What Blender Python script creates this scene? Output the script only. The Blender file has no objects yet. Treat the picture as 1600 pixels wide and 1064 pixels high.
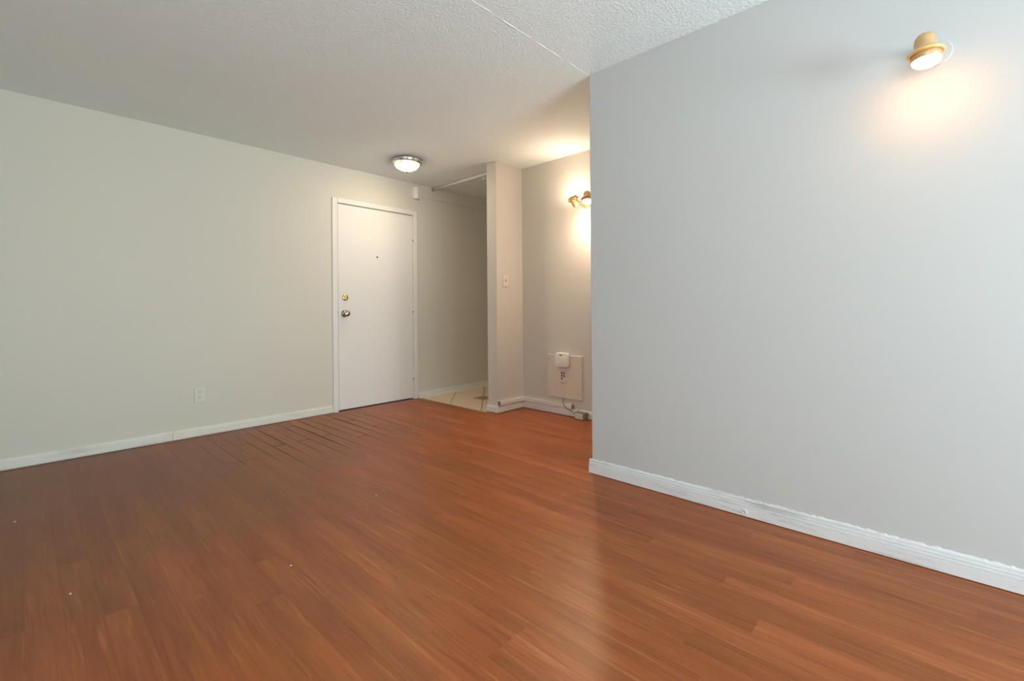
import bpy, bmesh, math, random
from mathutils import Vector, Matrix

rnd = random.Random(7)
S = bpy.context.scene
COL = S.collection
PI = math.pi

# ------------------------------------------------------------------ camera
F_PX, HORIZON, YAW, ROLL, CAM_H = 719.45, 482.2, math.radians(43.253), 0.0073, 0.994
cam_data = bpy.data.cameras.new('camera')
cam_data.sensor_width = 36.0
cam_data.sensor_fit = 'HORIZONTAL'
cam_data.lens = F_PX / 1600.0 * 36.0
cam_data.shift_y = -(532.0 - HORIZON) / 1600.0
cam_data.clip_start = 0.02
cam = bpy.data.objects.new('camera', cam_data)
COL.objects.link(cam)
cam.matrix_world = (Matrix.Translation((0, 0, CAM_H)) @ Matrix.Rotation(YAW, 4, 'Z')
                    @ Matrix.Rotation(PI / 2, 4, 'X') @ Matrix.Rotation(-ROLL, 4, 'Z'))
S.camera = cam

# ------------------------------------------------------------------ view, world, daylight
S.view_settings.view_transform = 'Standard'
S.view_settings.look = 'None'
S.view_settings.gamma = 1.0
S.view_settings.use_curve_mapping = False
S.view_settings.exposure = 0.0
try:
    S.cycles.use_denoising = True
    S.cycles.max_bounces = 14
    S.cycles.diffuse_bounces = 10
    S.cycles.sample_clamp_indirect = 6.0
    S.cycles.caustics_reflective = False
    S.cycles.caustics_refractive = False
except Exception:
    pass

WORLD_STRENGTH = 1.0
world = bpy.data.worlds.new('sky')
S.world = world
world.use_nodes = True
wn = world.node_tree.nodes
wn['Background'].inputs[0].default_value = (0.80, 0.90, 1.0, 1)
wn['Background'].inputs[1].default_value = WORLD_STRENGTH

# room dimensions (metres; the camera stands at x = y = 0)
H = 2.398                 # ceiling
XL = -4.3125              # left wall
YR = 2.3504               # grey right-hand wall
YB = 3.4514               # back wall of the alcove
XC = -1.557               # free end of the grey wall
XE = 3.20                 # window wall, right of the frame
YS = -2.30                # wall behind the camera
XP0, XP1, YP = -3.229, -3.100, 3.085   # stub wall between hallway and alcove
YH = 5.2                  # far end of the hallway
XA = -0.30                # far end of the alcove
WIN = (0.05, 2.10, 0.08, 2.12)        # y0, y1, z0, z1 of the patio door
FILL_WIN = (0.10, 2.40, 0.45, 2.12)        # x0, x1, z0, z1 of the added fill window behind the camera

def daylight(name, loc, rot, sx, sy, energy, colour):
    d = bpy.data.lights.new(name, 'AREA')
    d.shape = 'RECTANGLE'
    d.size, d.size_y = sx, sy
    d.energy = energy
    d.color = colour
    o = bpy.data.objects.new(name, d)
    COL.objects.link(o)
    o.location = loc
    o.rotation_euler = rot
    return o
DAY = (0.68, 0.91, 1.0)
# patio daylight tilts up as if off bright ground; rear lamp is added fill
daylight('patio_daylight', (XE + 0.70, (WIN[0] + WIN[1]) / 2, 0.55), (0, PI / 2 + math.radians(42), 0), 1.4, 2.6, 428.0, DAY)
daylight('rear_fill', ((FILL_WIN[0] + FILL_WIN[1]) / 2, YS - 0.70, 0.70), (PI / 2 + math.radians(42), 0, 0), 2.4, 1.2, 195.0, (0.98, 0.92, 0.88))  # added fill for the grey wall and ceiling

WARM = (1.0, 0.47, 0.17)
WARM_ALC = (1.0, 0.75, 0.53)
WARM_DOME = (1.0, 0.79, 0.55)
SPOT_EMIT = 68.0          # bulb of the spot on the grey wall
ALC_UP_EMIT = 190.0       # alcove bulb turned up
ALC_DN_EMIT = 780.0       # alcove bulb turned down
DOME_EMIT = 125.0          # glass of the ceiling light

# ------------------------------------------------------------------ helpers
def tag(o, label=None, cat=None, group=None, kind=None):
    if label: o['label'] = label
    if cat: o['category'] = cat
    if group: o['group'] = group
    if kind: o['kind'] = kind
    return o

def empty(name, loc=(0, 0, 0), label=None, cat=None, group=None, kind=None):
    o = bpy.data.objects.new(name, None)
    o.empty_display_size = 0.05
    COL.objects.link(o)
    o.location = loc
    return tag(o, label, cat, group, kind)

def obj(name, bm, mat, parent=None, smooth=False, kind=None, bevel=0.0, segs=2):
    """Link a bmesh given in world coordinates as one mesh object."""
    bmesh.ops.recalc_face_normals(bm, faces=bm.faces[:])
    me = bpy.data.meshes.new(name)
    bm.to_mesh(me)
    bm.free()
    if not isinstance(mat, (list, tuple)): mat = [mat]
    for m in mat: me.materials.append(m)
    if smooth:
        for p in me.polygons: p.use_smooth = True
    o = bpy.data.objects.new(name, me)
    COL.objects.link(o)
    if parent is not None:
        o.parent = parent
        pw = Vector((0, 0, 0))
        q = parent
        while q is not None:
            pw += Vector(q.location)
            q = q.parent
        me.transform(Matrix.Translation(-pw))
    if bevel:
        b = o.modifiers.new('bevel', 'BEVEL')
        b.width = bevel
        b.segments = segs
        b.limit_method = 'ANGLE'
        b.angle_limit = math.radians(40)
    if kind: o['kind'] = kind
    return o

def box(bm, x0, x1, y0, y1, z0, z1, mi=0):
    v = [bm.verts.new(p) for p in ((x0, y0, z0), (x1, y0, z0), (x1, y1, z0), (x0, y1, z0),
                                   (x0, y0, z1), (x1, y0, z1), (x1, y1, z1), (x0, y1, z1))]
    for f in ((3, 2, 1, 0), (4, 5, 6, 7), (0, 1, 5, 4), (1, 2, 6, 5), (2, 3, 7, 6), (3, 0, 4, 7)):
        fc = bm.faces.new([v[i] for i in f])
        fc.material_index = mi

def boxes(*lst):
    bm = bmesh.new()
    for b in lst: box(bm, *b)
    return bm

def frame_of(axis):
    a = Vector(axis).normalized()
    t = Vector((0, 0, 1)) if abs(a.z) < 0.9 else Vector((1, 0, 0))
    u = t.cross(a).normalized()
    return a, u, a.cross(u)

def lathe(bm, prof, origin, axis, n=40, mi=0):
    """prof: list of (radius, distance along axis)."""
    a, u, w = frame_of(axis)
    o = Vector(origin)
    rings = []
    for r, d in prof:
        c = o + a * d
        if r < 1e-6:
            rings.append([bm.verts.new(c)])
        else:
            rings.append([bm.verts.new(c + (u * math.cos(2 * PI * i / n) + w * math.sin(2 * PI * i / n)) * r)
                          for i in range(n)])
    for A, B in zip(rings, rings[1:]):
        for i in range(n):
            j = (i + 1) % n
            if len(A) == 1 and len(B) == 1: continue
            if len(A) == 1: fc = bm.faces.new((A[0], B[j], B[i]))
            elif len(B) == 1: fc = bm.faces.new((A[i], A[j], B[0]))
            else: fc = bm.faces.new((A[i], A[j], B[j], B[i]))
            fc.material_index = mi
    return bm

def tube(bm, pts, r, n=10, closed=False):
    pts = [Vector(p) for p in pts]
    rings = []
    m = len(pts)
    for k, p in enumerate(pts):
        if closed: t = pts[(k + 1) % m] - pts[k - 1]
        else: t = pts[min(k + 1, m - 1)] - pts[max(k - 1, 0)]
        a, u, w = frame_of(t)
        rr = r[k] if isinstance(r, (list, tuple)) else r
        rings.append([bm.verts.new(p + (u * math.cos(2 * PI * i / n) + w * math.sin(2 * PI * i / n)) * rr)
                      for i in range(n)])
    pairs = list(zip(rings, rings[1:])) + ([(rings[-1], rings[0])] if closed else [])
    for A, B in pairs:
        for i in range(n):
            j = (i + 1) % n
            bm.faces.new((A[i], A[j], B[j], B[i]))
    if not closed:
        bm.faces.new(rings[0][::-1])
        bm.faces.new(rings[-1])
    return bm

def prism(bm, poly, axis, d0, d1, plane):
    """poly in a 2D plane, extruded from d0 to d1; plane maps (a, b, d) to xyz."""
    A = [bm.verts.new(plane(a, b, d0)) for a, b in poly]
    B = [bm.verts.new(plane(a, b, d1)) for a, b in poly]
    n = len(poly)
    bm.faces.new(A[::-1])
    bm.faces.new(B)
    for i in range(n):
        j = (i + 1) % n
        bm.faces.new((A[i], A[j], B[j], B[i]))
    return bm

def round_rect(w, h, r, n=8):
    pts = []
    for cx, cy, a0 in ((w / 2 - r, h / 2 - r, 0), (-w / 2 + r, h / 2 - r, 90),
                       (-w / 2 + r, -h / 2 + r, 180), (w / 2 - r, -h / 2 + r, 270)):
        for i in range(n + 1):
            a = math.radians(a0 + 90 * i / n)
            pts.append((cx + r * math.cos(a), cy + r * math.sin(a)))
    return pts

# ------------------------------------------------------------------ materials
class NT:
    def __init__(self, name):
        self.m = bpy.data.materials.new(name)
        self.m.use_nodes = True
        self.t = self.m.node_tree
        self.b = self.t.nodes['Principled BSDF']
    def n(self, typ, **kw):
        nd = self.t.nodes.new(typ)
        for k, v in kw.items():
            if k.startswith('i_'): nd.inputs[k[2:].replace('_', ' ')].default_value = v
            else: setattr(nd, k, v)
        return nd
    def l(self, a, b): self.t.links.new(a, b)
    def math(self, op, a, b=None, c=None, clamp=False):
        nd = self.t.nodes.new('ShaderNodeMath')
        nd.operation = op
        nd.use_clamp = clamp
        for i, x in enumerate((a, b, c)):
            if x is None: continue
            if isinstance(x, (int, float)): nd.inputs[i].default_value = x
            else: self.l(x, nd.inputs[i])
        return nd.outputs[0]
    def pos(self, scale=(1, 1, 1)):
        g = self.n('ShaderNodeNewGeometry')
        mp = self.n('ShaderNodeMapping')
        mp.inputs['Scale'].default_value = scale
        self.l(g.outputs['Position'], mp.inputs['Vector'])
        return mp.outputs[0]
    def noise(self, vec, scale, detail=3.0, rough=0.5):
        nd = self.n('ShaderNodeTexNoise')
        nd.inputs['Scale'].default_value = scale
        nd.inputs['Detail'].default_value = detail
        nd.inputs['Roughness'].default_value = rough
        self.l(vec, nd.inputs['Vector'])
        return nd.outputs['Fac']
    def ramp(self, fac, stops):
        nd = self.n('ShaderNodeValToRGB')
        el = nd.color_ramp.elements
        while len(el) < len(stops): el.new(0.5)
        for e, (p, c) in zip(el, stops):
            e.position = p
            e.color = (*c, 1) if len(c) == 3 else c
        self.l(fac, nd.inputs[0])
        return nd.outputs[0]
    def mix(self, fac, a, b, typ='MIX'):
        nd = self.n('ShaderNodeMix', data_type='RGBA', blend_type=typ)
        for s, x in ((0, fac), (6, a), (7, b)):
            if isinstance(x, (int, float)): nd.inputs[s].default_value = x
            elif isinstance(x, tuple): nd.inputs[s].default_value = (*x, 1)
            else: self.l(x, nd.inputs[s])
        return nd.outputs[2]
    def bump(self, height, strength, dist=0.002):
        nd = self.n('ShaderNodeBump')
        nd.inputs['Strength'].default_value = strength
        nd.inputs['Distance'].default_value = dist
        self.l(height, nd.inputs['Height'])
        self.l(nd.outputs[0], self.b.inputs['Normal'])
    def set(self, **kw):
        for k, v in kw.items():
            k = k.replace('_', ' ')
            if isinstance(v, tuple): self.b.inputs[k].default_value = (*v, 1) if len(v) == 3 else v
            elif isinstance(v, (int, float)): self.b.inputs[k].default_value = v
            else: self.l(v, self.b.inputs[k])

def paint(name, col, rough=0.55, var=0.03, bscale=160, bstr=0.10):
    t = NT(name)
    p = t.pos()
    big = t.noise(p, 1.3, 4)
    c = t.mix(big, tuple(x * (1 - var) for x in col), tuple(min(1, x * (1 + var)) for x in col))
    t.set(Base_Color=c, Roughness=rough, Specular_IOR_Level=0.3)
    h = t.noise(p, bscale, 3)
    t.bump(h, bstr, 0.0015)
    return t.m

def plain(name, col, rough=0.5, metal=0.0, spec=0.4):
    t = NT(name)
    p = t.pos()
    f = t.noise(p, 60, 2)
    c = t.mix(f, tuple(x * 0.96 for x in col), tuple(min(1, x * 1.04) for x in col))
    t.set(Base_Color=c, Roughness=rough, Metallic=metal, Specular_IOR_Level=spec)
    return t.m

def worn_paint(name, col, dirt, amount=0.5, stretch=(1, 1, 1)):
    """white trim paint with scuffs and grime of its own shape"""
    t = NT(name)
    p = t.pos(stretch)
    n1 = t.noise(p, 9, 6, 0.65)
    m = t.ramp(n1, [(0.52, (0, 0, 0)), (0.72, (1, 1, 1))])
    c = t.mix(t.math('MULTIPLY', m, amount), col, dirt)
    n2 = t.noise(t.pos(tuple(s * 1.7 for s in stretch)), 31, 5, 0.7)
    m2 = t.ramp(n2, [(0.66, (0, 0, 0)), (0.71, (1, 1, 1))])
    c = t.mix(t.math('MULTIPLY', m2, amount * 0.7), c, tuple(d * 0.6 for d in dirt))
    t.set(Base_Color=c, Roughness=0.45, Specular_IOR_Level=0.35)
    t.bump(t.noise(t.pos(), 45, 4), 0.25, 0.002)
    return t.m

def emitter(name, col, strength):
    t = NT(name)
    t.set(Base_Color=(0.8, 0.75, 0.65), Emission_Color=col, Emission_Strength=strength, Roughness=0.4)
    return t.m

M = {}
M['wall_cream'] = paint('wall_paint_cream', (0.635, 0.613, 0.535))
M['wall_grey'] = paint('wall_paint_grey', (0.51, 0.53, 0.53), bscale=130, bstr=0.12)
M['wall_back'] = paint('wall_paint_alcove', (0.60, 0.58, 0.53))
M['white'] = plain('white_plastic', (0.75, 0.73, 0.68), 0.4)
M['ivory'] = plain('ivory_plastic', (0.66, 0.63, 0.55), 0.4)
M['slot'] = plain('dark_slot', (0.05, 0.045, 0.04), 0.6)
M['door'] = paint('door_paint_white', (0.755, 0.74, 0.705), 0.38, 0.015, 60, 0.05)
M['casing'] = paint('casing_paint_white', (0.75, 0.735, 0.69), 0.4, 0.03, 60, 0.08)
M['trim_left'] = worn_paint('baseboard_paint_left', (0.72, 0.71, 0.64), (0.50, 0.47, 0.40), 0.55, (1, 0.35, 2))
M['trim_right'] = worn_paint('baseboard_paint_right', (0.68, 0.70, 0.71), (0.40, 0.40, 0.39), 0.8, (0.3, 1, 2))
M['trim_back'] = worn_paint('baseboard_paint_back', (0.70, 0.69, 0.66), (0.45, 0.40, 0.34), 0.5, (0.5, 0.5, 2))
M['brass'] = plain('satin_brass', (0.72, 0.56, 0.28), 0.28, 1.0)
M['bronze'] = plain('tan_lamp_enamel', (0.62, 0.40, 0.20), 0.32, 0.25)
M['lampring'] = plain('amber_lamp_ring', (0.90, 0.55, 0.20), 0.25, 0.35)
M['nickel'] = plain('aged_nickel', (0.68, 0.64, 0.57), 0.25, 1.0)
M['finial'] = plain('dark_finial', (0.16, 0.13, 0.10), 0.5, 0.3)
M['pewter'] = plain('dull_pewter', (0.33, 0.31, 0.27), 0.33, 1.0)
M['metalbox'] = plain('surface_box_metal', (0.24, 0.21, 0.16), 0.45, 0.3)
M['cord'] = plain('brown_cord', (0.16, 0.12, 0.085), 0.5)
M['panel'] = paint('panel_paint', (0.64, 0.59, 0.50), 0.5, 0.03, 80, 0.05)
M['wood_gap'] = plain('subfloor', (0.03, 0.017, 0.01), 0.9)
M['bulb'] = emitter('lit_bulb', WARM, SPOT_EMIT)
M['bulb_up'] = emitter('lit_bulb_up', WARM_ALC, ALC_UP_EMIT)
M['bulb_down'] = emitter('lit_bulb_down', WARM_ALC, ALC_DN_EMIT)

# glass bowl of the ceiling light
def dome_mat():
    t = NT('frosted_lit_glass')
    p = t.pos()
    sp = t.n('ShaderNodeSeparateXYZ')
    t.l(p, sp.inputs[0])
    n1 = t.noise(t.pos((1, 1, 0.35)), 22, 4, 0.6)
    # the bulbs sit low in the bowl: the rim of the glass glows less
    depth = t.math('DIVIDE', t.math('SUBTRACT', H - 0.042, sp.outputs[2]), 0.068, clamp=True)
    lit = t.ramp(depth, [(0.0, (0.0048, 0.0048, 0.0048)), (0.28, (0.0085, 0.0085, 0.0085)), (0.42, (0.05, 0.05, 0.05)), (0.62, (1, 1, 1))])
    veins = t.ramp(n1, [(0.36, (0.006, 0.006, 0.006)), (0.44, (1, 1, 1))])
    st = t.math('MULTIPLY', lit, veins)
    t.set(Base_Color=(0.9, 0.86, 0.78), Emission_Color=WARM_DOME,
          Emission_Strength=t.math('MULTIPLY', st, DOME_EMIT), Roughness=0.25)
    return t.m
M['dome'] = dome_mat()

# stippled ceiling
def ceiling_mat():
    t = NT('stippled_ceiling_paint')
    p = t.pos()
    big = t.noise(p, 0.9, 4)
    c = t.mix(big, (0.81, 0.885, 0.885), (0.84, 0.915, 0.915))
    t.set(Base_Color=c, Roughness=0.8, Specular_IOR_Level=0.15)
    a = t.noise(p, 75, 4, 0.6)
    r = t.ramp(a, [(0.42, (0, 0, 0)), (0.62, (1, 1, 1))])
    t.bump(r, 0.45, 0.0035)
    return t.m
M['ceiling'] = ceiling_mat()

# laminate planks: grain runs along x, every plank has its own tone
def laminate():
    t = NT('red_brown_laminate')
    at = t.n('ShaderNodeAttribute', attribute_name='tone')
    sep = t.n('ShaderNodeSeparateColor')
    t.l(at.outputs['Color'], sep.inputs[0])
    off = t.n('ShaderNodeCombineXYZ')
    t.l(t.math('MULTIPLY', sep.outputs[0], 37.0), off.inputs[0])
    t.l(t.math('MULTIPLY', sep.outputs[1], 11.0), off.inputs[2])
    g = t.n('ShaderNodeNewGeometry')
    add = t.n('ShaderNodeVectorMath', operation='ADD')
    t.l(g.outputs['Position'], add.inputs[0])
    t.l(off.outputs[0], add.inputs[1])
    def stretched(sx, sy):
        mp = t.n('ShaderNodeMapping')
        mp.inputs['Scale'].default_value = (sx, sy, 1)
        t.l(add.outputs[0], mp.inputs['Vector'])
        return mp.outputs[0]
    # a slow wander of the grain so the streaks are not ruled lines
    wob = t.noise(stretched(1.6, 5), 1.0, 2, 0.5)
    wv = t.n('ShaderNodeCombineXYZ')
    t.l(t.math('MULTIPLY', wob, 0.020), wv.inputs[1])
    add2 = t.n('ShaderNodeVectorMath', operation='ADD')
    t.l(add.outputs[0], add2.inputs[0])
    t.l(wv.outputs[0], add2.inputs[1])
    add = add2
    broad = t.noise(stretched(1.3, 11), 1.0, 4, 0.55)
    fine = t.noise(stretched(4.5, 120), 1.0, 4, 0.6)
    base = t.ramp(broad, [(0.28, (0.255, 0.066, 0.018)), (0.50, (0.325, 0.090, 0.025)), (0.72, (0.410, 0.124, 0.036))])
    fm = t.ramp(fine, [(0.30, (0.84, 0.83, 0.82)), (0.55, (1, 1, 1)), (0.75, (1.07, 1.08, 1.07))])
    c = t.mix(1.0, base, fm, 'MULTIPLY')
    # dark streaks and pale streaks along the grain
    st = t.noise(stretched(2.6, 46), 1.0, 3, 0.55)
    dk = t.ramp(st, [(0.30, (1, 1, 1)), (0.42, (0, 0, 0))])
    c = t.mix(t.math('MULTIPLY', dk, 0.42), c, (0.150, 0.036, 0.012))
    lt = t.noise(stretched(1.7, 36), 1.7, 3, 0.5)
    lm = t.ramp(lt, [(0.60, (0, 0, 0)), (0.74, (1, 1, 1))])
    c = t.mix(t.math('MULTIPLY', lm, 0.50), c, (0.53, 0.205, 0.070))
    pore = t.noise(stretched(14, 150), 1.0, 2, 0.5)
    pm = t.ramp(pore, [(0.24, (1, 1, 1)), (0.30, (0, 0, 0))])
    c = t.mix(t.math('MULTIPLY', pm, 0.5), c, (0.11, 0.028, 0.012))
    tone = t.math('MULTIPLY_ADD', sep.outputs[2], 0.14, 0.93)
    hsv = t.n('ShaderNodeHueSaturation')
    t.l(c, hsv.inputs['Color'])
    t.l(tone, hsv.inputs['Value'])
    # dull brown film of wear on the trodden side of the room, ragged at its edge
    gr = t.noise(t.pos(), 1.6, 5, 0.6)
    sp = t.n('ShaderNodeSeparateXYZ')
    t.l(g.outputs['Position'], sp.inputs[0])
    dx = t.math('DIVIDE', t.math('ADD', sp.outputs[0], 3.45), 1.75)
    dy = t.math('DIVIDE', t.math('ADD', sp.outputs[1], -0.10), 2.0)
    dd = t.math('SQRT', t.math('ADD', t.math('MULTIPLY', dx, dx), t.math('MULTIPLY', dy, dy)))
    rag = t.math('MULTIPLY_ADD', gr, 1.3, -0.65)
    film = t.math('SUBTRACT', 1.25, t.math('ADD', dd, rag), clamp=True)
    c = t.mix(t.math('MULTIPLY', film, 0.66), hsv.outputs[0], (0.135, 0.062, 0.028))
    rough = t.math('MULTIPLY_ADD', gr, 0.16, 0.30)
    t.set(Base_Color=c, Roughness=rough, Specular_IOR_Level=0.30)
    t.bump(fine, 0.06, 0.001)
    return t.m
M['laminate'] = laminate()

# beige floor tiles laid diagonally with small dark inserts
def tiles():
    t = NT('diagonal_beige_tile')
    g = t.n('ShaderNodeNewGeometry')
    s = t.n('ShaderNodeSeparateXYZ')
    t.l(g.outputs['Position'], s.inputs[0])
    r2 = 1 / math.sqrt(2)
    u = t.math('MULTIPLY', t.math('ADD', s.outputs[0], s.outputs[1]), r2)
    v = t.math('MULTIPLY', t.math('SUBTRACT', s.outputs[0], s.outputs[1]), r2)
    pitch = 0.3365
    uu = t.math('DIVIDE', t.math('ADD', u, 0.172 + 20 * pitch), pitch)
    vv = t.math('DIVIDE', t.math('ADD', v, 5.145 + 20 * pitch), pitch)
    du = t.math('PINGPONG', uu, 0.5)
    dv = t.math('PINGPONG', vv, 0.5)
    gu = t.math('LESS_THAN', du, 0.011)
    gv = t.math('LESS_THAN', dv, 0.008)
    # inserts stand at every second crossing
    iu = t.math('FLOOR', t.math('ADD', uu, 0.5))
    iv = t.math('FLOOR', t.math('ADD', vv, 0.5))
    par = t.math('MULTIPLY', t.math('LESS_THAN', t.math('MODULO', iu, 4.0), 0.5),
                 t.math('LESS_THAN', t.math('MODULO', iv, 4.0), 0.5))
    ins = t.math('MULTIPLY', t.math('LESS_THAN', t.math('ADD', du, dv), 0.34), par)
    ins_line = t.math('MULTIPLY', t.math('LESS_THAN', t.math('ADD', du, dv), 0.365), par)
    n1 = t.noise(t.pos(), 9, 5, 0.6)
    c = t.mix(n1, (0.74, 0.57, 0.38), (0.82, 0.66, 0.48))
    c = t.mix(gv, c, (0.55, 0.41, 0.26))
    c = t.mix(gu, c, (0.09, 0.055, 0.03))
    c = t.mix(ins_line, c, (0.30, 0.20, 0.11))
    c = t.mix(ins, c, t.mix(n1, (0.24, 0.15, 0.07), (0.32, 0.21, 0.10)))
    t.set(Base_Color=c, Roughness=0.35)
    return t.m
M['tile'] = tiles()

def pane_mat():
    m = bpy.data.materials.new('window_glass')
    m.use_nodes = True
    t = m.node_tree
    t.nodes.remove(t.nodes['Principled BSDF'])
    a = t.nodes.new('ShaderNodeBsdfTransparent')
    b = t.nodes.new('ShaderNodeBsdfGlossy')
    b.inputs['Roughness'].default_value = 0.02
    x = t.nodes.new('ShaderNodeMixShader')
    x.inputs[0].default_value = 0.06
    t.links.new(a.outputs[0], x.inputs[1])
    t.links.new(b.outputs[0], x.inputs[2])
    t.links.new(x.outputs[0], t.nodes['Material Output'].inputs[0])
    return m
M['pane'] = pane_mat()

# ------------------------------------------------------------------ room shell
T = 0.12
D0, D1, DZ = 2.105, 2.975, 2.037      # door opening
obj('wall_left', boxes((XL - T, XL, YS - T, D0, -0.1, H), (XL - T, XL, D1, YH + T, -0.1, H),
                       (XL - T, XL, D0, D1, DZ, H), (XL - T, XL, D0, D1, -0.1, -0.03)), M['wall_cream'], kind='structure')
obj('wall_right', boxes((XC, XE + T, YR, YR + 0.105, -0.1, H)), M['wall_grey'], kind='structure', bevel=0.004)
obj('wall_back', boxes((XP1, XA + T, YB, YB + T, -0.1, H)), M['wall_back'], kind='structure')
obj('wall_alcove_end', boxes((XA, XA + T, YR + 0.105, YB, -0.1, H)), M['wall_back'], kind='structure')
obj('wall_hallway', boxes((XP0, XP1, YP, YH, -0.1, H)), M['wall_back'], kind='structure', bevel=0.003)
obj('wall_hallway_end', boxes((XL, XP1, YH, YH + T, -0.1, H)), M['wall_cream'], kind='structure')
obj('wall_rear', boxes((XL, FILL_WIN[0], YS - T, YS, -0.1, H), (FILL_WIN[1], XE + T, YS - T, YS, -0.1, H),
                       (FILL_WIN[0], FILL_WIN[1], YS - T, YS, -0.1, FILL_WIN[2]), (FILL_WIN[0], FILL_WIN[1], YS - T, YS, FILL_WIN[3], H)),
    M['wall_cream'], kind='structure')
y0, y1, z0, z1 = WIN
obj('wall_window_side', boxes((XE, XE + T, YS, y0, -0.1, H), (XE, XE + T, y1, YR, -0.1, H),
                              (XE, XE + T, y0, y1, -0.1, z0), (XE, XE + T, y0, y1, z1, H)),
    M['wall_grey'], kind='structure')
obj('ceiling', boxes((XL - T, XE + T, YS - T, YH + T, H, H + 0.1)), M['ceiling'], kind='structure')

# raised drywall joint running across the ceiling from the corner of the grey wall
bm = bmesh.new()
yy = YR - 0.005
prev = None
while yy > 0.9:
    hgt = (0.0015 + 0.0022 * rnd.random() ** 2) * (0.25 if 0.5 + 0.5 * math.sin(yy * 23.0) < 0.16 else 1.0)
    if yy < 1.45: hgt *= max(0.1, (yy - 0.9) / 0.55)
    w = 0.0020 + 0.0026 * rnd.random()
    xx = XC - 0.004 + 0.0025 * (rnd.random() - 0.5)
    ring = [bm.verts.new(p) for p in ((xx - w, yy, H + 0.001), (xx - w * 0.3, yy, H - hgt),
                                      (xx + w * 0.3, yy, H - hgt * 0.95), (xx + w, yy, H + 0.001))]
    if prev:
        for i in range(3): bm.faces.new((prev[i], prev[i + 1], ring[i + 1], ring[i]))
    prev = ring
    yy -= 0.035
obj('trim_1', bm, M['ceiling'], kind='structure')

# window right of the frame
win = empty('window_1', (XE, (y0 + y1) / 2, z0), kind='structure')
ym = (y0 + y1) / 2
obj('window_frame', boxes((XE, XE + 0.10, y0, y0 + 0.05, z0, z1), (XE, XE + 0.10, y1 - 0.05, y1, z0, z1),
                          (XE, XE + 0.10, y0 + 0.05, y1 - 0.05, z0, z0 + 0.05), (XE, XE + 0.10, y0 + 0.05, y1 - 0.05, z1 - 0.05, z1),
                          (XE + 0.02, XE + 0.08, ym - 0.03, ym + 0.03, z0 + 0.05, z1 - 0.05)), M['white'], win)
for a, b in ((y0 + 0.05, ym - 0.03), (ym + 0.03, y1 - 0.05)):
    obj('pane', boxes((XE + 0.045, XE + 0.051, a, b, z0 + 0.05, z1 - 0.05)), M['pane'], win)

x0, x1, z0, z1 = FILL_WIN
xm = (x0 + x1) / 2
fill_win = empty('fill_window', (xm, YS, z0), kind='structure')  # unseen window, added to let the rear fill lamp in
obj('window_frame', boxes((x0, x0 + 0.05, YS - 0.10, YS, z0, z1), (x1 - 0.05, x1, YS - 0.10, YS, z0, z1),
                          (x0 + 0.05, x1 - 0.05, YS - 0.10, YS, z0, z0 + 0.05), (x0 + 0.05, x1 - 0.05, YS - 0.10, YS, z1 - 0.05, z1),
                          (xm - 0.03, xm + 0.03, YS - 0.08, YS - 0.02, z0 + 0.05, z1 - 0.05)), M['white'], fill_win)
for a, b in ((x0 + 0.05, xm - 0.03), (xm + 0.03, x1 - 0.05)):
    obj('pane', boxes((a, b, YS - 0.051, YS - 0.045, z0 + 0.05, z1 - 0.05)), M['pane'], fill_win)

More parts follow.
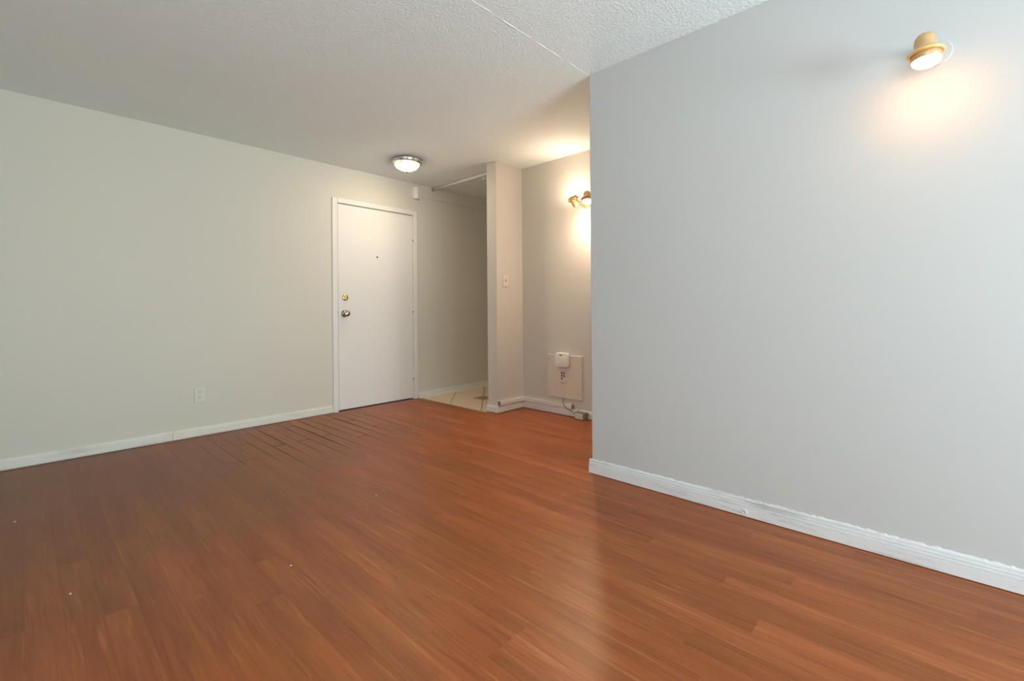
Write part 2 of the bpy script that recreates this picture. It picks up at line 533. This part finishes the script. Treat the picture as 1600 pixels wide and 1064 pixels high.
# ------------------------------------------------------------------ floor of laminate planks
PITCH, Y_ROW = 0.0892, 1.604
GAP = 0.00012
joint = {0: -3.585, -2: -3.58, -4: -3.58, 5: -3.575, 4: -3.883, -1: -2.865, -12: -1.70, -5: -1.70,
         -7: -0.957, -8: -0.957, -18: -1.89, -19: -2.095, 2: -3.35, 3: -4.05, -3: -3.0, 1: -3.02, 6: -3.05}
def damage(x, y, k):
    """0..1: how far the swollen planks beside the door have opened"""
    dx, dy = (x + 3.70) / 0.56, (y - 1.70) / 0.60
    d = math.exp(-(dx * dx) ** 1.5 - (dy * dy) ** 1.3)
    return d
fr = random.Random(21)
bm = bmesh.new()
tone = bm.loops.layers.float_color.new('tone')
row = math.floor((YS - Y_ROW) / PITCH)
seam_gain = {}
while Y_ROW + row * PITCH < YB:
    ya, yb = Y_ROW + row * PITCH, Y_ROW + (row + 1) * PITCH
    ylim = YB if ya > YP - 0.1 else None
    x_start = XL + 0.004
    if yb > YP - 0.03: x_start = XP1 - 0.06 if ya > YP - 0.05 else x_start
    x_end = XE
    if ya > YR + 0.02: x_end = XA
    L = 1.215
    j0 = joint.get(row, -3.58 + fr.random() * L)
    cuts = sorted({x_start, x_end} | {j0 + k * L for k in range(-4, 8) if x_start + 0.05 < j0 + k * L < x_end - 0.05})
    y_lo, y_hi = max(ya, YS), min(yb, YB)
    if row not in seam_gain: seam_gain[row] = 0.55 + 0.6 * fr.random()
    seam_gain[row + 1] = 0.55 + 0.6 * fr.random()
    if y_hi - y_lo > 0.01:
        for xa, xb in zip(cuts, cuts[1:]):
            tn = (fr.random(), fr.random(), fr.random(), 1)
            n = max(2, int((xb - xa) / 0.045))
            prev = None
            for i in range(n + 1):
                x = xa + (xb - xa) * i / n
                # smooth, uneven opening along each seam
                wob = lambda s: 0.55 + 0.45 * math.sin(x * 3.1 + s * 2.7) * math.sin(x * 1.3 + s)
                dl = damage(x, y_lo, row) * seam_gain[row] * max(0.0, wob(row))
                du = damage(x, y_hi, row) * seam_gain[row + 1] * max(0.0, wob(row + 1))
                de = 0.0
                if i in (0, n) and xa > x_start + 0.01 or (i == n and xb < x_end - 0.01):
                    de = damage(x, (y_lo + y_hi) / 2, row)
                gl, gu = GAP + 0.0055 * dl, GAP + 0.0040 * du
                ex = 0.0
                if i == 0 and xa > x_start + 0.01: ex = GAP * 0.7 + 0.0070 * de
                if i == n and xb < x_end - 0.01: ex = -(GAP * 0.7 + 0.0040 * de)
                bl, bu = 0.0003 + 0.0065 * dl, 0.0003 + 0.0065 * du
                lift = 0.0015
                xx = x + ex
                pts = [(xx, y_lo + gl, -0.008), (xx, y_lo + gl, -0.0001 - 0.0018 * dl), (xx, y_lo + gl + bl, lift * dl),
                       (xx, y_lo + 0.030, 0.0), (xx, y_hi - 0.030, 0.0),
                       (xx, y_hi - gu - bu, lift * du), (xx, y_hi - gu, -0.0001 - 0.0018 * du), (xx, y_hi - gu, -0.008)]
                ring = [bm.verts.new(p) for p in pts]
                if prev:
                    for q in range(7):
                        fc = bm.faces.new((prev[q], ring[q], ring[q + 1], prev[q + 1]))
                        for lp in fc.loops: lp[tone] = tn
                else:
                    first = ring
                prev = ring
            for rg in (first, prev):
                fc = bm.faces.new(rg)
                for lp in fc.loops: lp[tone] = tn
    row += 1
# subfloor under the planks, part of the same floor
sx0, sx1 = XL - 0.02, XE
for (a, b, c2, d) in ((XL, XE, YS, YP), (XP1 - 0.02, XE, YP, YB)):
    v = [bm.verts.new(p) for p in ((a, c2, -0.006), (b, c2, -0.006), (b, d, -0.006), (a, d, -0.006))]
    fc = bm.faces.new(v)
    fc.material_index = 1
obj('floor', bm, [M['laminate'], M['wood_gap']], kind='structure')

obj('floor_hallway', boxes((XL, XP0, 3.055, YH, -0.06, 0.001)), M['tile'], kind='structure')
obj('trim_2', boxes((XL + 0.02, XP0, 3.040, 3.0545, -0.005, 0.0035)), plain('tile_edge', (0.55, 0.45, 0.30), 0.5),
    kind='structure', bevel=0.0015)

# ------------------------------------------------------------------ baseboards
def base_profile(kind):
    if kind == 'moulded':      # worn colonial board with two grooves and a lip
        return [(0, 0.004), (0.0145, 0.004), (0.015, 0.044), (0.0095, 0.046), (0.0095, 0.0495), (0.0145, 0.0515), (0.0145, 0.0555),
                (0.0095, 0.0575), (0.0095, 0.061), (0.0125, 0.063), (0.0125, 0.067), (0.0060, 0.0695),
                (0.0060, 0.0725), (0.0085, 0.0740), (0.0080, 0.0805), (0.003, 0.084), (0, 0.084)]
    if kind == 'hall':
        return [(0, 0.001), (0.034, 0.001), (0.032, 0.010), (0.026, 0.018), (0.014, 0.022), (0.0135, 0.055), (0.010, 0.064), (0, 0.068)]
    return [(0, 0.007), (0.0135, 0.007), (0.0135, 0.056), (0.0105, 0.058), (0.0105, 0.063), (0.006, 0.072), (0, 0.074)]

def board_x(bm, x0, x1, yface, kind, sgn=-1, zs=1.0):      # runs along x in front of a wall facing -y
    prism(bm, base_profile(kind), None, x0, x1, lambda a, b, d: (d, yface + sgn * a, b * zs))
def board_y(bm, y0, y1, xface, kind, sgn=1, zs=1.0):       # runs along y in front of a wall
    prism(bm, base_profile(kind), None, y0, y1, lambda a, b, d: (xface + sgn * a, d, b * zs))

def ragged(bm, p0, p1, n, normal, z, w, seed):
    """uneven lip of wall paint or caulk on top of a board"""
    r = random.Random(seed)
    p0, p1, nn = Vector(p0), Vector(p1), Vector(normal)
    prev = None
    for i in range(n + 1):
        p = p0.lerp(p1, i / n)
        h = w * (0.55 + 0.9 * r.random())
        ring = [bm.verts.new(Vector((p.x, p.y, z)) + nn * 0.0065), bm.verts.new(Vector((p.x, p.y, z + h * 0.5)) + nn * 0.0045),
                bm.verts.new(Vector((p.x, p.y, z + h)) + nn * 0.0002)]
        if prev:
            for q in range(2): bm.faces.new((prev[q], ring[q], ring[q + 1], prev[q + 1]))
        prev = ring

bm = bmesh.new()
board_y(bm, YS, 0.781, XL, 'plain')
obj('baseboard_left', bm, M['trim_left'], kind='structure', bevel=0.001)
bm = bmesh.new()
board_y(bm, 0.783, 2.047, XL, 'plain')
obj('baseboard_left', bm, M['trim_left'], kind='structure', bevel=0.001)
bm = bmesh.new()
board_y(bm, 3.034, YH, XL, 'hall')
obj('baseboard_hallway', bm, M['trim_left'], kind='structure')

JX = -1.452
bm = bmesh.new()
board_x(bm, JX + 0.001, XE, YR, 'moulded')
ragged(bm, (JX, YR, 0), (XE, YR, 0), 420, (0, -1, 0), 0.080, 0.0075, 3)
obj('baseboard_right', bm, M['trim_right'], kind='structure')
bm = bmesh.new()
board_x(bm, XC - 0.0145, JX, YR, 'moulded')
ragged(bm, (XC, YR, 0), (JX, YR, 0), 8, (0, -1, 0), 0.080, 0.0065, 4)
obj('baseboard_right', bm, M['trim_right'], kind='structure')
bm = bmesh.new()
board_y(bm, YR, YR + 0.105, XC, 'moulded', -1)
obj('baseboard_right_end', bm, M['trim_right'], kind='structure')

bm = bmesh.new()
board_x(bm, XP1 + 0.0137, XA, YB, 'plain')
obj('baseboard_back', bm, M['trim_back'], kind='structure', bevel=0.001)
bm = bmesh.new()
board_y(bm, YP - 0.0137, YB, XP1, 'plain')
obj('baseboard_hallway', bm, M['trim_back'], kind='structure', bevel=0.001)
bm = bmesh.new()
board_x(bm, XP0 - 0.008, XP1, YP, 'plain')
obj('baseboard_hallway', bm, M['trim_right'], kind='structure', bevel=0.001)
bm = bmesh.new()
board_x(bm, XL, XE, YS, 'plain', 1)
obj('baseboard_rear', bm, M['trim_left'], kind='structure')

# ------------------------------------------------------------------ entry door
bm = boxes((XL, XL + 0.014, D0 - 0.055, D0 - 0.002, 0, DZ + 0.050), (XL, XL + 0.014, D1 + 0.002, D1 + 0.056, 0, DZ + 0.050),
           (XL, XL + 0.014, D0 - 0.002, D1 + 0.002, DZ + 0.003, DZ + 0.050))
obj('trim_3', bm, M['casing'], kind='structure', bevel=0.003)
bm = boxes((XL - 0.115, XL - 0.035, D0 + 0.0003, D0 + 0.012, 0, DZ), (XL - 0.115, XL - 0.035, D1 - 0.012, D1 - 0.0003, 0, DZ),
           (XL - 0.115, XL - 0.035, D0 + 0.012, D1 - 0.012, DZ - 0.012, DZ - 0.0003))
obj('trim_4', bm, M['casing'], kind='structure')
obj('trim_5', boxes((XL - 0.118, XL - 0.002, D0 + 0.003, D1 - 0.003, -0.03, 0.002)), M['wood_gap'], kind='structure')

FX = XL + 0.005     # face of the door leaf
door = obj('door_1', boxes((FX - 0.038, FX, D0 + 0.004, D1 - 0.004, 0.014, DZ - 0.006)), M['door'], kind='structure', bevel=0.002)
door['label'] = 'flat white entry door with brass deadbolt and pewter knob in the left wall'
def on_door(bm, name, mat, smooth=True, parent=door, **kw):
    return obj(name, bm, mat, parent, smooth, **kw)
AX = (1, 0, 0)
# deadbolt
db = on_door(lathe(bmesh.new(), [(0.0, 0.0), (0.031, 0.0), (0.031, 0.004), (0.028, 0.009), (0.020, 0.011), (0.0, 0.011)],
                   (FX, 2.180, 1.115), AX), 'deadbolt', M['brass'])
db['label'] = 'round brass deadbolt'
on_door(boxes((FX + 0.011, FX + 0.026, 2.176, 2.184, 1.096, 1.134)), 'thumb_turn', M['brass'], False, db, bevel=0.002)
# knob
kb = on_door(lathe(bmesh.new(), [(0.0, 0.0), (0.035, 0.0), (0.036, 0.004), (0.030, 0.010), (0.017, 0.013), (0.013, 0.020), (0.013, 0.030),
                                 (0.019, 0.036), (0.027, 0.044), (0.029, 0.054), (0.027, 0.064), (0.023, 0.067), (0.0, 0.068)],
                   (FX, 2.172, 0.957), AX), 'door_knob', M['pewter'])
kb['label'] = 'pewter door knob'
on_door(lathe(bmesh.new(), [(0.0, 0.068), (0.016, 0.0681), (0.015, 0.0700), (0.0, 0.0702)], (FX, 2.172, 0.957), AX),
        'lock_cylinder', M['nickel'], True, kb)
on_door(lathe(bmesh.new(), [(0.0, 0.0), (0.009, 0.0), (0.009, 0.002), (0.006, 0.003), (0.0, 0.0025)], (FX, 2.535, 1.54), AX),
        'peephole', M['slot'])
on_door(boxes((FX - 0.0002, FX + 0.0012, 2.56, D1 - 0.03, 1.549, 1.5535)), 'paint_ridge', M['door'], False)
for hz in (1.81, 1.02, 0.275):
    bm = bmesh.new()
    yk = D1 - 0.001
    for k in range(5):
        a = hz - 0.044 + k * 0.0178
        lathe(bm, [(0.0, 0), (0.0058, 0), (0.0058, 0.0165), (0.0, 0.0165)], (XL + 0.0075, yk, a), (0, 0, 1), 12)
    hg = on_door(bm, 'hinge', M['casing'])
    hp = lathe(bmesh.new(), [(0.0, 0), (0.0062, 0), (0.0062, 0.012), (0.0, 0.013)], (XL + 0.0078, yk, hz - 0.058), (0, 0, 1), 12)
    on_door(hp, 'hinge_pin', M['slot'], True, hg)
# strike marks of latch on the jamb side
on_door(boxes((FX - 0.012, FX + 0.0006, D0 + 0.0025, D0 + 0.0042, 0.925, 0.99)), 'latch_plate', M['pewter'], False)

# ------------------------------------------------------------------ wall plates
# outlet on the left wall
yo, zo = 0.959, 0.329
ol = empty('power_outlet', (XL, yo, zo - 0.06), 'small ivory double power outlet low on the left wall', 'outlet')
WX = XL
P = lambda a, b, d: (WX + d, yo + a, zo + b)
obj('cover_plate', prism(bmesh.new(), round_rect(0.070, 0.116, 0.004, 3), None, 0.0, 0.006, P), M['ivory'], ol, bevel=0.0015)
for dz in (0.020, -0.020):
    P2 = lambda a, b, d, dz=dz: (WX + d, yo + a, zo + dz + b)
    so = obj('socket', prism(bmesh.new(), round_rect(0.033, 0.028, 0.009, 6), None, 0.006, 0.0085, P2), M['ivory'], ol, bevel=0.0005)
    for dy, hh in ((-0.007, 0.009), (0.007, 0.007)):
        obj('slot', boxes((WX + 0.0083, WX + 0.0088, yo + dy - 0.0013, yo + dy + 0.0013, zo + dz + 0.002, zo + dz + 0.002 + hh)), M['slot'], so)
    obj('ground_hole', lathe(bmesh.new(), [(0, 0.0084), (0.0028, 0.0084), (0.0028, 0.0089), (0, 0.0089)], (WX, yo, zo + dz - 0.007), AX, 12), M['slot'], so)
obj('screw', lathe(bmesh.new(), [(0, 0.006), (0.003, 0.006), (0.0025, 0.0072), (0, 0.0075)], (WX, yo, zo), AX, 12), M['white'], ol)

# light switch on the stub wall
ys, zs = 3.203, 1.264
sw = empty('light_switch', (XP1, ys, zs - 0.06), 'ivory toggle light switch on the side of the narrow stub wall', 'switch')
P = lambda a, b, d: (XP1 + d, ys + a, zs + b)
obj('cover_plate', prism(bmesh.new(), round_rect(0.070, 0.116, 0.004, 3), None, 0.0, 0.006, P), M['ivory'], sw, bevel=0.0015)
obj('toggle_frame', boxes((XP1 + 0.006, XP1 + 0.0066, ys - 0.006, ys + 0.006, zs - 0.013, zs + 0.013)), M['slot'], sw)
bm = bmesh.new()
P = lambda a, b, d: (XP1 + a, ys + d, zs + b)
prism(bm, [(0.0055, -0.010), (0.0055, 0.006), (0.018, 0.014), (0.020, 0.009)], None, -0.004, 0.004, P)
obj('toggle', bm, M['ivory'], sw, bevel=0.001)
for dz in (0.030, -0.030):
    obj('screw', lathe(bmesh.new(), [(0, 0.006), (0.003, 0.006), (0.0025, 0.0072), (0, 0.0075)], (XP1, ys, zs + dz), AX, 12), M['white'], sw)

# chime box high on the left wall
cy0, cy1, cz0, cz1 = 2.978, 3.086, 2.226, 2.352
ch = empty('door_chime', (XL, (cy0 + cy1) / 2, cz0), 'small white door chime box high on the wall above the door corner', 'chime')
poly = [(0.0, cy0)]
for i in range(11):
    a = PI * i / 10
    poly.append((0.012 + 0.040 * math.sin(a) ** 0.8, cy0 + 0.004 + (cy1 - cy0 - 0.034) * (1 - math.cos(a)) / 2))
poly += [(0.012, cy1 - 0.026), (0.0, cy1 - 0.026)]
obj('chime_body', prism(bmesh.new(), poly, None, cz0, cz1, lambda a, b, d: (XL + a, b, d)), M['white'], ch, bevel=0.002)
obj('backplate', boxes((XL, XL + 0.016, cy1 - 0.030, cy1, cz0 - 0.004, cz1 - 0.010)), M['white'], ch, bevel=0.002)
obj('grille', boxes((XL + 0.016, XL + 0.0168, cy1 - 0.022, cy1 - 0.010, cz0 + 0.022, cz0 + 0.085)), M['trim_back'], ch)

# thin cable running from the chime into the hallway
bm = bmesh.new()
pts = [(XL + 0.006, cy1 + 0.001 + i * 0.06, 2.263 - 0.014 * (i / 35) + 0.0012 * math.sin(i * 1.7)) for i in range(35)]
tube(bm, pts, 0.0045, 8)
tag(obj('wall_cable', bm, M['panel'], None, True), 'thin painted cable along the left wall from the chime into the hallway', 'cable')

# white rod below the ceiling across the hallway mouth
ry, rz = 3.262, H - 0.022
rd = empty('ceiling_rod', (XL + 0.02, ry, rz), 'long white round rod fixed under the ceiling across the hallway mouth', 'rod')
obj('rod', lathe(bmesh.new(), [(0, 0.003), (0.0122, 0.003), (0.0122, 0.45), (0.0134, 0.452), (0.0134, XP0 - XL - 0.003), (0, XP0 - XL - 0.003)],
                 (XL, ry, rz), AX, 24), M['white'], rd, True)
obj('end_socket', lathe(bmesh.new(), [(0, 0.0), (0.019, 0.0), (0.019, 0.008), (0.0145, 0.012), (0, 0.012)], (XL, ry, rz), AX, 24), M['metalbox'], rd)
obj('end_socket', lathe(bmesh.new(), [(0, 0.0), (0.019, 0.0), (0.019, 0.008), (0.0145, 0.012), (0, 0.012)], (XP0, ry, rz), (-1, 0, 0), 24), M['white'], rd)
for xr in (-3.90, -3.865):
    bm = bmesh.new()
    pts = [(xr, ry + 0.0145 * math.cos(a), rz + 0.0145 * math.sin(a)) for a in [2 * PI * i / 20 for i in range(20)]]
    tube(bm, pts, 0.0022, 8, True)
    tube(bm, [(xr, ry, rz - 0.014), (xr + 0.002, ry + 0.002, rz - 0.022), (xr - 0.001, ry, rz - 0.030)], 0.002, 8)
    obj('ring_clip', bm, M['white'], rd, True)

# smoke detector
sd = empty('smoke_detector', (-3.545, 3.40, H), 'round white smoke detector on the hallway ceiling behind the rod', 'detector')
obj('mounting_base', lathe(bmesh.new(), [(0, 0), (0.062, 0), (0.062, 0.010), (0, 0.010)], (-3.545, 3.40, H), (0, 0, -1), 36), M['ivory'], sd, True)
obj('cover', lathe(bmesh.new(), [(0.058, 0.010), (0.058, 0.024), (0.054, 0.032), (0.040, 0.036), (0.0, 0.037)], (-3.545, 3.40, H), (0, 0, -1), 36), M['white'], sd, True)

# ------------------------------------------------------------------ alcove: access panel and its hardware
px0, px1, pz0, pz1 = -2.769, -2.378, 0.161, 0.558
ap = empty('access_panel', ((px0 + px1) / 2, YB, pz0), 'square cream access panel screwed low on the alcove back wall', 'panel')
obj('cover_board', boxes((px0, px1, YB - 0.018, YB, pz0, pz1)), M['panel'], ap, bevel=0.002)
for sx, sz in ((px0 + 0.028, pz1 - 0.045), (px1 - 0.040, pz1 - 0.050), (px1 - 0.040, pz0 + 0.055), (px0 + 0.022, pz0 + 0.060)):
    obj('screw', lathe(bmesh.new(), [(0, 0.018), (0.0055, 0.018), (0.005, 0.0195), (0, 0.020)], (sx, YB, sz), (0, -1, 0), 12), M['pewter'], ap)
# keystone label with five dark ports and a scribbled line below
kx, kz = -2.587, 0.368
kp = obj('port_plate', prism(bmesh.new(), round_rect(0.062, 0.100, 0.006, 4), None, 0.018, 0.0195, lambda a, b, d: (kx + a, YB - d, kz + b)), M['ivory'], ap)
for a, b in ((-0.013, 0.026), (0.013, 0.023), (-0.013, 0.0), (0.013, -0.003), (-0.013, -0.026)):
    obj('port', prism(bmesh.new(), round_rect(0.015, 0.020, 0.004, 3), None, 0.0193, 0.0202,
                      lambda u, v, d, a=a, b=b: (kx + a + u, YB - d, kz + b + v)), M['slot'], kp)
bm = bmesh.new()
pts = []
for i in range(40):
    q = i / 39
    pts.append((-2.622 + 0.075 * q, YB - 0.0182, 0.303 + 0.005 * math.sin(q * 34) * (1 - 0.6 * q) - 0.003 * q))
tube(bm, pts, 0.0013, 6)
obj('handwriting', bm, M['cord'], ap)

# rounded white device on the top edge of the panel
dv = empty('network_box', (-2.581, YB - 0.018, 0.446), 'rounded white plastic device mounted over the top edge of the cream panel', 'device')
dx, dz = -2.581, 0.5155
def dome_box(w, h, r, d0, d1, cx, cz):
    bm = bmesh.new()
    rings = []
    for s, d in ((1.0, d0), (1.0, d0 + (d1 - d0) * 0.55), (0.985, d0 + (d1 - d0) * 0.80), (0.94, d1 - 0.002), (0.86, d1)):
        ww, hh = w - (1 - s) * 0.12, h - (1 - s) * 0.12
        rings.append([bm.verts.new((cx + a, YB - d, cz + b)) for a, b in round_rect(ww, hh, r, 6)])
    for A, B in zip(rings, rings[1:]):
        for i in range(len(A)):
            j = (i + 1) % len(A)
            bm.faces.new((A[i], A[j], B[j], B[i]))
    bm.faces.new(rings[0])
    bm.faces.new(rings[-1])
    return bm
obj('housing', dome_box(0.150, 0.139, 0.028, 0.0181, 0.052, dx, dz), M['white'], dv, True)
obj('emblem', prism(bmesh.new(), round_rect(0.030, 0.013, 0.006, 5), None, 0.0515, 0.0528, lambda a, b, d: (dx - 0.005 + a, YB - d, dz + 0.045 + b)), M['pewter'], dv)

# plastic cable raceway along the alcove baseboards
rw = empty('cable_raceway', (XP1, YB, 0.092), 'white plastic cable raceway above the alcove baseboard turning the inner corner', 'raceway')
obj('channel', boxes((XP1 + 0.024, -2.530, YB - 0.022, YB, 0.0745, 0.110)), M['white'], rw, bevel=0.002)
obj('channel', boxes((XP1, XP1 + 0.022, YP + 0.018, YB - 0.024, 0.0745, 0.112)), M['white'], rw, bevel=0.002)
obj('corner_piece', boxes((XP1, XP1 + 0.030, YB - 0.030, YB, 0.0742, 0.116)), M['white'], rw, bevel=0.003)
obj('end_cap', boxes((XP1, XP1 + 0.0235, YP + 0.008, YP + 0.018, 0.0745, 0.1135)), M['metalbox'], rw, bevel=0.001)
obj('end_fitting', boxes((-2.530, -2.492, YB - 0.026, YB, 0.0745, 0.116)), M['white'], rw, bevel=0.003)
obj('end_cap', boxes((-2.492, -2.478, YB - 0.022, YB, 0.0745, 0.113)), M['metalbox'], rw, bevel=0.002)

# surface-mounted outlet on the floor edge
bx0, bx1, by0, by1, bz0, bz1 = -2.424, -2.312, 3.384, YB - 0.0137, 0.001, 0.066
so = empty('floor_outlet', ((bx0 + bx1) / 2, by1, 0), 'brown metal surface outlet box against the alcove baseboard at floor level', 'outlet')
obj('housing', boxes((bx0, bx1, by0, by1, bz0, bz1)), M['metalbox'], so, bevel=0.003)
obj('face_plate', boxes((bx0 + 0.006, bx1 - 0.022, by0 - 0.003, by0, bz0 + 0.006, bz1 - 0.008)), M['panel'], so, bevel=0.001)
for sx in (bx0 + 0.027, bx0 + 0.066):
    k = obj('socket', lathe(bmesh.new(), [(0, 0.003), (0.0165, 0.003), (0.0160, 0.006), (0, 0.006)], (sx, by0, 0.036), (0, -1, 0), 24), M['ivory'], so)
    for a in (-0.005, 0.005):
        obj('slot', boxes((sx + a - 0.0012, sx + a + 0.0012, by0 - 0.0064, by0 - 0.0058, 0.036, 0.045)), M['slot'], k)
    obj('ground_hole', lathe(bmesh.new(), [(0, 0.0059), (0.0026, 0.0059), (0.0026, 0.0064), (0, 0.0064)], (sx, by0, 0.029), (0, -1, 0), 10), M['slot'], k)

# cord from the panel down to the outlet box
bm = bmesh.new()
ctrl = [(-2.588, YB - 0.008, 0.159), (-2.585, YB - 0.020, 0.130), (-2.568, YB - 0.032, 0.100), (-2.535, YB - 0.036, 0.076),
        (-2.500, YB - 0.032, 0.062), (-2.465, YB - 0.028, 0.046), (-2.436, YB - 0.034, 0.030), (-2.4245, YB - 0.040, 0.022)]
pts = []
for i in range(len(ctrl) - 1):
    p0 = Vector(ctrl[max(i - 1, 0)]); p1 = Vector(ctrl[i]); p2 = Vector(ctrl[i + 1]); p3 = Vector(ctrl[min(i + 2, len(ctrl) - 1)])
    for k in range(6):
        s = k / 6
        pts.append(0.5 * ((2 * p1) + (-p0 + p2) * s + (2 * p0 - 5 * p1 + 4 * p2 - p3) * s * s + (-p0 + 3 * p1 - 3 * p2 + p3) * s ** 3))
pts.append(Vector(ctrl[-1]))
tube(bm, pts, 0.0033, 8)
obj('power_cord', bm, M['cord'], so, True)

# painted-over cable loop on the right baseboard
cl = empty('cable_loop', (-0.700, YR - 0.0145, 0.022), 'small white cable end curled in a loop on the right baseboard', 'cable')
bm = bmesh.new()
pts = []
for i in range(26):
    a = math.radians(200 + 300 * i / 25)
    pts.append((-0.697 + 0.0105 * math.cos(a), YR - 0.0185 - 0.001 * i / 25, 0.024 + 0.0105 * math.sin(a)))
tube(bm, pts, 0.0028, 8)
obj('loop', bm, M['white'], cl, True)
bm = bmesh.new()
pts = [(-0.707 - 0.11 * i / 10, YR - 0.0165, 0.022 + 0.008 * math.sin(i / 10 * PI * 0.5) + 0.0006 * math.sin(i * 2)) for i in range(11)]
tube(bm, pts, 0.0016, 8)
obj('lead', bm, M['trim_right'], cl, True)

# ------------------------------------------------------------------ lamps
# ceiling light: metal pan, glass bowl, finial
lx, ly = -3.664, 2.473
ce = empty('ceiling_light', (lx, ly, H), 'round flush ceiling light with frosted glass bowl and nickel rim', 'ceiling light')
DN = (0, 0, -1)
obj('metal_pan', lathe(bmesh.new(), [(0, 0), (0.112, 0.0), (0.128, 0.006), (0.140, 0.016), (0.142, 0.022), (0.136, 0.026), (0.140, 0.031),
                                     (0.136, 0.040), (0.126, 0.044), (0.118, 0.042), (0.0, 0.038)], (lx, ly, H), DN, 56), M['nickel'], ce, True)
prof = []
for i in range(15):
    a = PI / 2 * i / 14
    prof.append((0.117 * (1 - math.sin(a) ** 2.1) ** 0.85 if i < 14 else 0.0, 0.042 + 0.070 * math.sin(a)))
obj('glass_bowl', lathe(bmesh.new(), prof, (lx, ly, H), DN, 56), M['dome'], ce, True)
obj('finial', lathe(bmesh.new(), [(0, 0.109), (0.012, 0.110), (0.015, 0.115), (0.013, 0.121), (0.007, 0.125), (0, 0.127)], (lx, ly, H), DN, 24), M['finial'], ce, True)

def lamp_head(parent, base, axis, bulb, bulge, name='lamp_head'):
    """tan spot head: closed rounded cap at `base`, opening 0.11 m along `axis`"""
    b, a = Vector(base), Vector(axis).normalized()
    prof = [(0.0, 0.0), (0.012, 0.001), (0.022, 0.006), (0.029, 0.016), (0.0315, 0.030), (0.0315, 0.050), (0.034, 0.055), (0.0375, 0.059),
            (0.0385, 0.070), (0.0425, 0.074), (0.0425, 0.0985), (0.0415, 0.0990), (0.0, 0.0990)]
    hd = obj(name, lathe(bmesh.new(), prof, b, a, 40), M['bronze'], parent, True)
    ring = []
    for i in range(41):
        q = 2 * PI * i / 40
        ring.append((0.0465 + 0.0060 * math.cos(q), 0.073 + 0.0060 * math.sin(q)))
    obj('flange_ring', lathe(bmesh.new(), ring, b, a, 40), M['lampring'], hd, True)
    bl = [(0.0, 0.0992 + bulge)]
    for i in range(1, 11):
        q = PI / 2 * i / 10
        bl.append((0.0405 * math.sin(q), 0.0992 + bulge * math.cos(q)))
    obj('bulb', lathe(bmesh.new(), bl, b, a, 40), bulb, hd, True)
    return hd

def canopy(parent, x, y, z, r, mat):
    return obj('mounting_plate', lathe(bmesh.new(), [(0, 0), (r, 0), (r, 0.007), (r - 0.0015, 0.0085), (0, 0.0095)], (x, y, z), (0, -1, 0), 40), mat, parent, False)

# single spot on the grey wall
w1 = empty('wall_spotlight', (-0.02, YR, 1.94), 'tan wall spotlight pointing down near the top of the grey wall', 'wall light')
canopy(w1, -0.020, YR, 1.938, 0.046, M['wall_grey'])
bm = bmesh.new()
tube(bm, [(-0.020, YR - 0.008, 1.938), (-0.030, YR - 0.08, 1.933), (-0.041, YR - 0.135, 1.928)], 0.008, 12)
obj('swivel_arm', bm, M['bronze'], w1, True)
lamp_head(w1, (-0.047, 2.200, 1.959), (0.03, -0.06, -1.0), M['bulb'], 0.022)

# two-headed spot in the alcove
w2 = empty('wall_spotlight', (-2.31, YB, 1.935), 'tan two-headed wall spotlight on the alcove back wall beside the grey wall edge', 'wall light')
canopy(w2, -2.315, YB, 1.935, 0.058, M['bronze'])
for end in ((-2.372, 3.355, 1.930), (-2.256, 3.335, 1.955)):
    bm = bmesh.new()
    e = Vector(end); s = Vector((-2.315, YB - 0.008, 1.935))
    tube(bm, [s, s.lerp(e, 0.5) + Vector((0, -0.012, 0)), e], 0.0085, 12)
    obj('swivel_arm', bm, M['bronze'], w2, True)
lamp_head(w2, (-2.364, 3.360, 1.890), (-0.34, -0.31, 1.0), M['bulb_up'], 0.022)
lamp_head(w2, (-2.243, 3.335, 1.999), (0.20, -0.25, -1.0), M['bulb_down'], 0.016)

# ------------------------------------------------------------------ loose bits on the floor
bm = bmesh.new()
for i in range(9):          # a star of pale scratches in the laminate
    a = i * 0.72 + 0.3 * rnd.random()
    cx, cy = -1.895 + 0.006 * (rnd.random() - 0.5), 0.418 + 0.006 * (rnd.random() - 0.5)
    L, w = 0.012 + 0.018 * rnd.random(), 0.00045
    ex, ey = math.cos(a), math.sin(a)
    q = [bm.verts.new((cx + ex * u - ey * v, cy + ey * u + ex * v, 0.00035)) for u, v in ((0.002, -w), (L, -w * 0.4), (L, w * 0.4), (0.002, w))]
    bm.faces.new(q)
obj('scratch', bm, plain('scratched_core', (0.50, 0.27, 0.16), 0.7), bpy.data.objects['floor'])

pos = [(-2.22, 1.29), (-3.22, -0.03), (-2.25, 0.11), (-1.86, 0.71), (-3.18, 2.19)]
src = None
for i, (x, y) in enumerate(pos):
    if src is None:
        bm = bmesh.new()
        poly = [(-0.004, -0.002), (0.001, -0.0035), (0.004, 0.0), (0.002, 0.003), (-0.003, 0.002)]
        prism(bm, poly, None, 0.0, 0.0016, lambda a, b, d: (a, b, d))
        src = obj('paint_chip', bm, M['white'])
        o = src
    else:
        o = src.copy()
        COL.objects.link(o)
    o.location = (x, y, 0.0004)
    o.rotation_euler = (0, 0, i * 1.3)
    tag(o, 'tiny white paint chip lying loose on the laminate floor', 'paint chip', 'paint chips on the floor')
